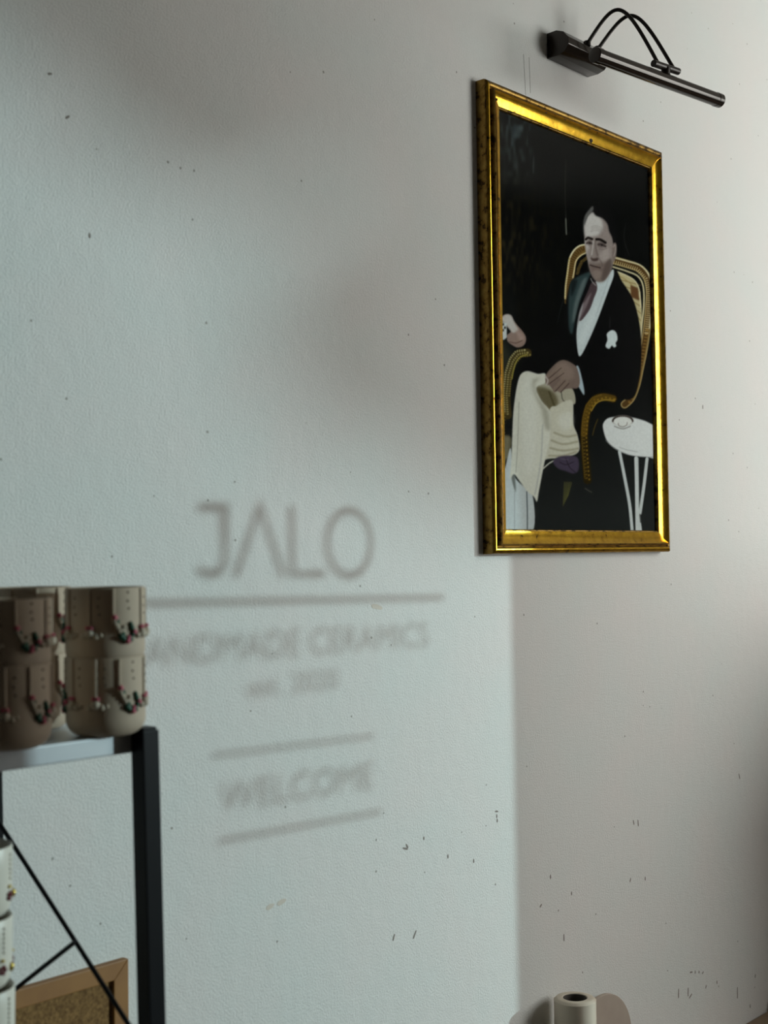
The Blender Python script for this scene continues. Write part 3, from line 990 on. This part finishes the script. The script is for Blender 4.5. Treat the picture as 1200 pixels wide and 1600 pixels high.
def make_cup(label):
    t = thing('clay_cup', label, 'cup')
    prof = [(0, 0.0), (0.0205, 0.0)] + [(outer(z), z) for z in (0.0006, 0.002, 0.004, 0.0065, 0.0095, 0.013, 0.017, 0.022, 0.028, 0.036, 0.045, 0.06, 0.0725)]
    prof += [(0.0365, 0.0735), (0.0360, 0.0735), (0.0357, 0.0728), (0.0346, 0.062), (0.0338, 0.045), (0.0325, 0.024), (0.028, 0.012), (0.018, 0.008), (0, 0.0075)]
    obj('body', lathe(bmesh.new(), prof, 56), M_clay, t, smooth='full')
    for k in range(6):
        a0 = FACE + math.radians((-14, -52, 106, 68, 226, 188)[k])
        # a hanging cord ending in a small tassel
        cord = obj('cord', tube(bmesh.new(), [on_cup(a0, z, 0.0004) for z in np.linspace(0.0725, 0.036, 9)], 0.0013, 8), M_clay, t, smooth=True)
        bm = bmesh.new()
        c = on_cup(a0, 0.0310, 0.001)
        blob(bm, c, 1.0, 2, (0.0042, 0.0042, 0.0048))
        for s in (-1, 1):
            blob(bm, on_cup(a0 + 0.15 * s, 0.0290, 0.0005), 0.0030, 2)
        blob(bm, on_cup(a0 + 0.27, 0.0300, 0.0003), 0.0022, 1)
        obj('tassel', bm, M_cream, t, smooth='full')
        bm = bmesh.new()
        for s in (-1, 1):
            blob(bm, on_cup(a0 + 0.05 * s, 0.0368, 0.0018), 0.0021, 1)
        obj('bow', bm, M_pink, t, smooth='full')
        # pricked dots beside the cord
        bm = bmesh.new()
        for j, (da, z) in enumerate(((0.22, 0.0640), (0.20, 0.0560), (0.24, 0.0490))):
            blob(bm, on_cup(a0 + da, z, -0.0003), 0.0013, 1)
        obj('pricked_dots', bm, M_hole, t, smooth='full')
    for k in range(3):
        a0 = FACE + math.radians(19 + 120 * k)
        obj('cord', tube(bmesh.new(), [on_cup(a0, z, 0.0004) for z in np.linspace(0.0725, 0.046, 7)], 0.0014, 8), M_clay, t, smooth=True)
        # crescent wreath: cream stem, green leaves, pink roses
        bm = bmesh.new()
        for q, (da, z) in enumerate(((0.02, 0.0440), (0.05, 0.0405), (0.10, 0.0370), (0.15, 0.0335), (0.22, 0.0345), (0.28, 0.0365))):
            blob(bm, on_cup(a0 + da, z, 0.0006), 0.0029, 1)
        obj('wreath_stem', bm, M_cream, t, smooth='full')
        bm = bmesh.new()
        for da, z, r in ((0.11, 0.0420, 0.0022), (0.20, 0.0285, 0.0031), (0.26, 0.0265, 0.0030), (0.50, 0.0360, 0.0030), (0.47, 0.0395, 0.0024), (0.45, 0.0260, 0.0032), (0.52, 0.0300, 0.0026), (0.25, 0.0310, 0.0024)):
            blob(bm, on_cup(a0 + da, z, 0.0008), 1.0, 1, (r, r, r * 1.2))
        obj('leaf_sprig', bm, M_green, t, smooth='full')
        bm = bmesh.new()
        for da, z, r in ((0.03, 0.0460, 0.0030), (0.36, 0.0245, 0.0033), (0.39, 0.0275, 0.0024), (0.56, 0.0325, 0.0030)):
            blob(bm, on_cup(a0 + da, z, 0.0014), r, 1)
        obj('rose', bm, M_pink, t, smooth='full')
        bm = bmesh.new()
        for da, z in ((0.40, 0.0690), (0.39, 0.0610), (0.42, 0.0540)):
            blob(bm, on_cup(a0 + da, z, -0.0003), 0.0013, 1)
        obj('pricked_dots', bm, M_hole, t, smooth='full')
    return t


def copy_tree(o, parent=None):
    c = o.copy()
    C.objects.link(c)
    if parent:
        c.parent = parent
    for ch in list(o.children):
        copy_tree(ch, c)
    return c


PITCH = 0.0645
CUPS = [
    ((-0.9290, -0.2680), 0, 'beige clay cup with flower relief, above the black post, bottom of its stack', 0, 0),
    ((-0.9290, -0.2680), 1, 'beige clay cup with flower relief, top of the stack above the black post', -0.14, 0.0),
    ((-1.0360, -0.2720), 0, 'beige clay cup with flower relief, bottom of the stack at the left edge', 0.24, 0),
    ((-1.0360, -0.2720), 1, 'beige clay cup with flower relief, top of the stack at the left edge', -0.10, 0),
    ((-0.9450, -0.1720), 0, 'beige clay cup hidden behind both front stacks, under the rear cup', 0.4, 0),
    ((-0.9450, -0.1720), 1, 'beige clay cup standing behind the front stacks, only its rim showing', 0.4, 0),
]
proto = None
for (x, y), lev, lab, rz, tilt in CUPS:
    if proto is None:
        proto = make_cup(lab)
        o = proto
    else:
        o = copy_tree(proto)
    o.location = (x, y, SH + 0.0004 + lev * PITCH)
    o.rotation_euler = (0, tilt, rz)
    o.scale = (1, 1, 0.90 if 'top of the stack at the left edge' in lab else 1)   # hand-thrown, one a little shorter
    o['label'] = lab
    o['group'] = 'clay cups on the top shelf'

# white mugs stacked on the shelf below
MUG_P = 0.0632


def make_mug(label):
    t = thing('white_mug', label, 'mug')
    prof = [(0, 0), (0.024, 0), (0.0280, 0.0015), (0.0305, 0.005), (0.0325, 0.011), (0.0335, 0.02), (0.0338, 0.045), (0.0340, 0.0615), (0.0334, 0.0628), (0.0322, 0.0622), (0.0316, 0.05), (0.0314, 0.012), (0.020, 0.006), (0, 0.0055)]
    obj('body', lathe(bmesh.new(), prof, 48), M_white, t, smooth='full')

    def on(a, z, d=0.0):
        r = float(np.interp(z, [0.005, 0.011, 0.02, 0.06], [0.0305, 0.0325, 0.0335, 0.034])) + d
        return Vector((r * math.cos(a), r * math.sin(a), z))
    for k in range(6):
        a = FACE + math.radians(58 + 60 * k)
        bm = bmesh.new()
        for j in range(5):
            tt = 2 * PI * j / 5
            blob(bm, on(a + 0.09 * math.cos(tt), 0.0185 + 0.003 * math.sin(tt), 0.0008), 0.0020, 1)
        obj('flower', bm, M_red, t, smooth='full')
        bm = bmesh.new()
        blob(bm, on(a + 0.42, 0.0180, 0.0008), 1.0, 2, (0.0026, 0.0026, 0.0042))
        blob(bm, on(a - 0.02, 0.0270, 0.0008), 1.0, 1, (0.0024, 0.0024, 0.0018))
        obj('gold_drop', bm, M_goldp, t, smooth='full')
        bm = bmesh.new()
        for j in range(6):
            blob(bm, on(a + 0.05, 0.034 + 0.0042 * j, 0.0003), 0.0016, 1)
        obj('raised_beads', bm, M_white, t, smooth='full')
    return t


mug = None
mug_labels = ['white mug with red flowers, lowest of its stack on the lower shelf', 'white mug with red flowers at the left edge, second from the bottom of its stack',
              'white mug with red flowers at the left edge, second from the top of its stack', 'white mug with red flowers at the left edge, topmost under the cup shelf']
for i in range(4):
    if mug is None:
        mug = make_mug(mug_labels[0])
        o = mug
    else:
        o = copy_tree(mug)
    o.location = (-1.0340 + [0.003, 0.002, 0.0, 0.0][i], -0.2120, 1.0494 + i * (MUG_P + 0.0003))
    o.rotation_euler = (0, 0, [0.1, 0.0, -0.12, 0.2][i])
    o['label'] = mug_labels[i]
    o['group'] = 'white mugs on the lower shelf'

# ------------------------------------------------------------------ cork board
M_pine = mat('pine_strip', (0.31, 0.145, 0.036), 0.55, vary=(30, (0.24, 0.105, 0.028), 0.7))
M_cork = mat('cork', (0.12, 0.058, 0.013), 0.9, bump=(220, 0.5, 0.002), vary=(260, (0.30, 0.17, 0.055), 0.9))
CW, CHh = 0.60, 0.42
cork = thing('cork_board', 'cork notice board in a pine frame on the wall behind the rack', 'board', (-0.709 - CW, 0, 1.089 - CHh))
obj('cork_sheet', bx(0.014, CW - 0.014, -0.006, -0.001, 0.014, CHh - 0.014), M_cork, cork)
fw = 0.021


def mitre(p):
    bm = bmesh.new()
    prism(bm, p, lambda q: (q[0], 0, q[1]), (0, -0.0105, 0))
    return obj('frame_strip', bm, M_pine, cork, bevel=0.0012)


mitre([(0, CHh), (CW, CHh), (CW - fw, CHh - fw), (fw, CHh - fw)])
mitre([(0, 0), (CW, 0), (CW - fw, fw), (fw, fw)])
mitre([(0, 0), (0, CHh), (fw, CHh - fw), (fw, fw)])
mitre([(CW, 0), (CW, CHh), (CW - fw, CHh - fw), (CW - fw, fw)])

# ------------------------------------------------------------------ counter, roll and disc below the picture
M_counter = mat('counter_wood', (0.22, 0.15, 0.09), 0.5, vary=(8, (0.16, 0.10, 0.06), 0.6))
CT = 0.600
# unseen cabinet added only to keep window light off the lower wall
CBX, CBY, CBH = 1.79, -0.74, 1.47
M_cab = mat('light_block_wood', (0.17, 0.11, 0.07), 0.55, vary=(7, (0.12, 0.075, 0.045), 0.6))
cab = thing('light_block_cabinet', 'brown wooden cabinet added out of view to block window light', 'cabinet', (CBX, CBY, 0))
obj('carcass', bx(-0.65, 0.65, -0.11, 0.13, 0.0, CBH - 0.03), M_cab, cab, bevel=0.003)
obj('top_panel', bx(-0.66, 0.66, -0.14, 0.135, CBH - 0.03, CBH), M_cab, cab, bevel=0.003)
for i in range(2):
    d = obj('door', bx(-0.64 + 0.645 * i, -0.005 + 0.645 * i, -0.128, -0.110, 0.05, CBH - 0.05), M_cab, cab, bevel=0.003)
    kx = -0.05 + 0.1 * i
    kb = bmesh.new()
    blob(kb, (kx, -0.140, 0.68), 0.014, 2)
    obj('knob', kb, M_bronze2, d, smooth='full')
counter = thing('work_counter', 'wooden work counter against the wall below the picture', 'table', (0.5, -0.2, 0))
obj('worktop', bx(-0.75, 0.68, -0.17, 0.198, CT - 0.03, CT), M_counter, counter, bevel=0.003)
for sx in (-0.70, 0.54):
    for sy in (-0.155, 0.145):
        obj('leg', bx(sx, sx + 0.04, sy, sy + 0.04, 0, CT - 0.03), M_counter, counter, bevel=0.002)

M_paper = mat('roll_paper', (0.62, 0.55, 0.45), 0.8, bump=(50, 0.1, 0.001))
M_core = mat('cardboard_core', (0.07, 0.06, 0.05), 0.9)
RX, RY, RTOP = 0.161, -0.050, 0.834
roll = thing('paper_roll', 'cream paper roll standing on end with a dark hollow core', 'roll', (RX, RY, CT))
Hr = RTOP - CT
ro, ri = 0.0345, 0.0195
bm = lathe(bmesh.new(), [(ri, 0.0005), (ro - 0.001, 0.0), (ro, 0.002), (ro, Hr - 0.004), (ro - 0.003, Hr - 0.001), (ro - 0.006, Hr), (ri + 0.001, Hr), (ri, Hr - 0.001)], 56)
obj('paper_winding', bm, M_paper, roll, smooth=True)
obj('core_tube', lathe(bmesh.new(), [(ri, 0.001), (ri, Hr - 0.0012), (ri - 0.0016, Hr - 0.0012), (ri - 0.0016, 0.001)], 40), M_core, roll, smooth=True)
bm = bmesh.new()
flap = [Vector((ro * 1.01 * math.cos(a), ro * 1.01 * math.sin(a), 0)) for a in np.linspace(math.radians(-52), math.radians(-30), 5)]
bm2 = []
for z in (0.0, Hr - 0.006):
    bm2.append([bm.verts.new((p.x, p.y, z)) for p in flap])
for i in range(len(flap) - 1):
    bm.faces.new((bm2[0][i], bm2[0][i + 1], bm2[1][i + 1], bm2[1][i]))
obj('loose_edge', bm, M_paper, roll)
bm = bmesh.new()
for z in (0.155, 0.168, 0.176, 0.188, 0.212):
    a = math.radians(-130) + random.uniform(-0.03, 0.03)
    blob(bm, (ro * math.cos(a), ro * math.sin(a), z + Hr - 0.25), 1.0, 1, (0.0012, 0.0012, 0.002))
o = obj('brown_specks', bm, M_core, roll)
o['kind'] = 'stuff'

M_disc = mat('clay_disc', (0.44, 0.37, 0.31), 0.85, vary=(18, (0.38, 0.31, 0.26), 0.7), bump=(90, 0.1, 0.001))
dr = 0.100
disc = obj('round_board', lathe(bmesh.new(), [(0, 0), (dr - 0.001, 0), (dr, 0.001), (dr, 0.006), (dr - 0.001, 0.007), (0, 0.007)], 72), M_disc, smooth=True)
disc.rotation_euler = (PI / 2 + 0.045, 0, 0)
disc.location = (0.284, -0.0115, CT + dr * math.cos(0.045) + 0.0006)
tag(disc, 'round beige disc leaning on the wall behind the paper roll', 'board')

M_box = mat('brown_box', (0.20, 0.13, 0.08), 0.8, vary=(12, (0.15, 0.10, 0.06), 0.5))
crate = thing('wooden_tray', 'shallow brown wooden tray on the counter at the lower right corner', 'tray', (1.055, -0.105, CT))
BXH = 0.024
obj('side_panel', bx(-0.108, -0.098, -0.09, 0.09, 0, BXH), M_box, crate, bevel=0.0015)
obj('side_panel', bx(0.098, 0.108, -0.09, 0.09, 0, BXH), M_box, crate, bevel=0.0015)
obj('front_panel', bx(-0.098, 0.098, -0.09, -0.08, 0, BXH), M_box, crate, bevel=0.0015)
obj('back_panel', bx(-0.098, 0.098, 0.08, 0.09, 0, BXH), M_box, crate, bevel=0.0015)
obj('base_panel', bx(-0.098, 0.098, -0.08, 0.08, 0.0, 0.008), M_box, crate)
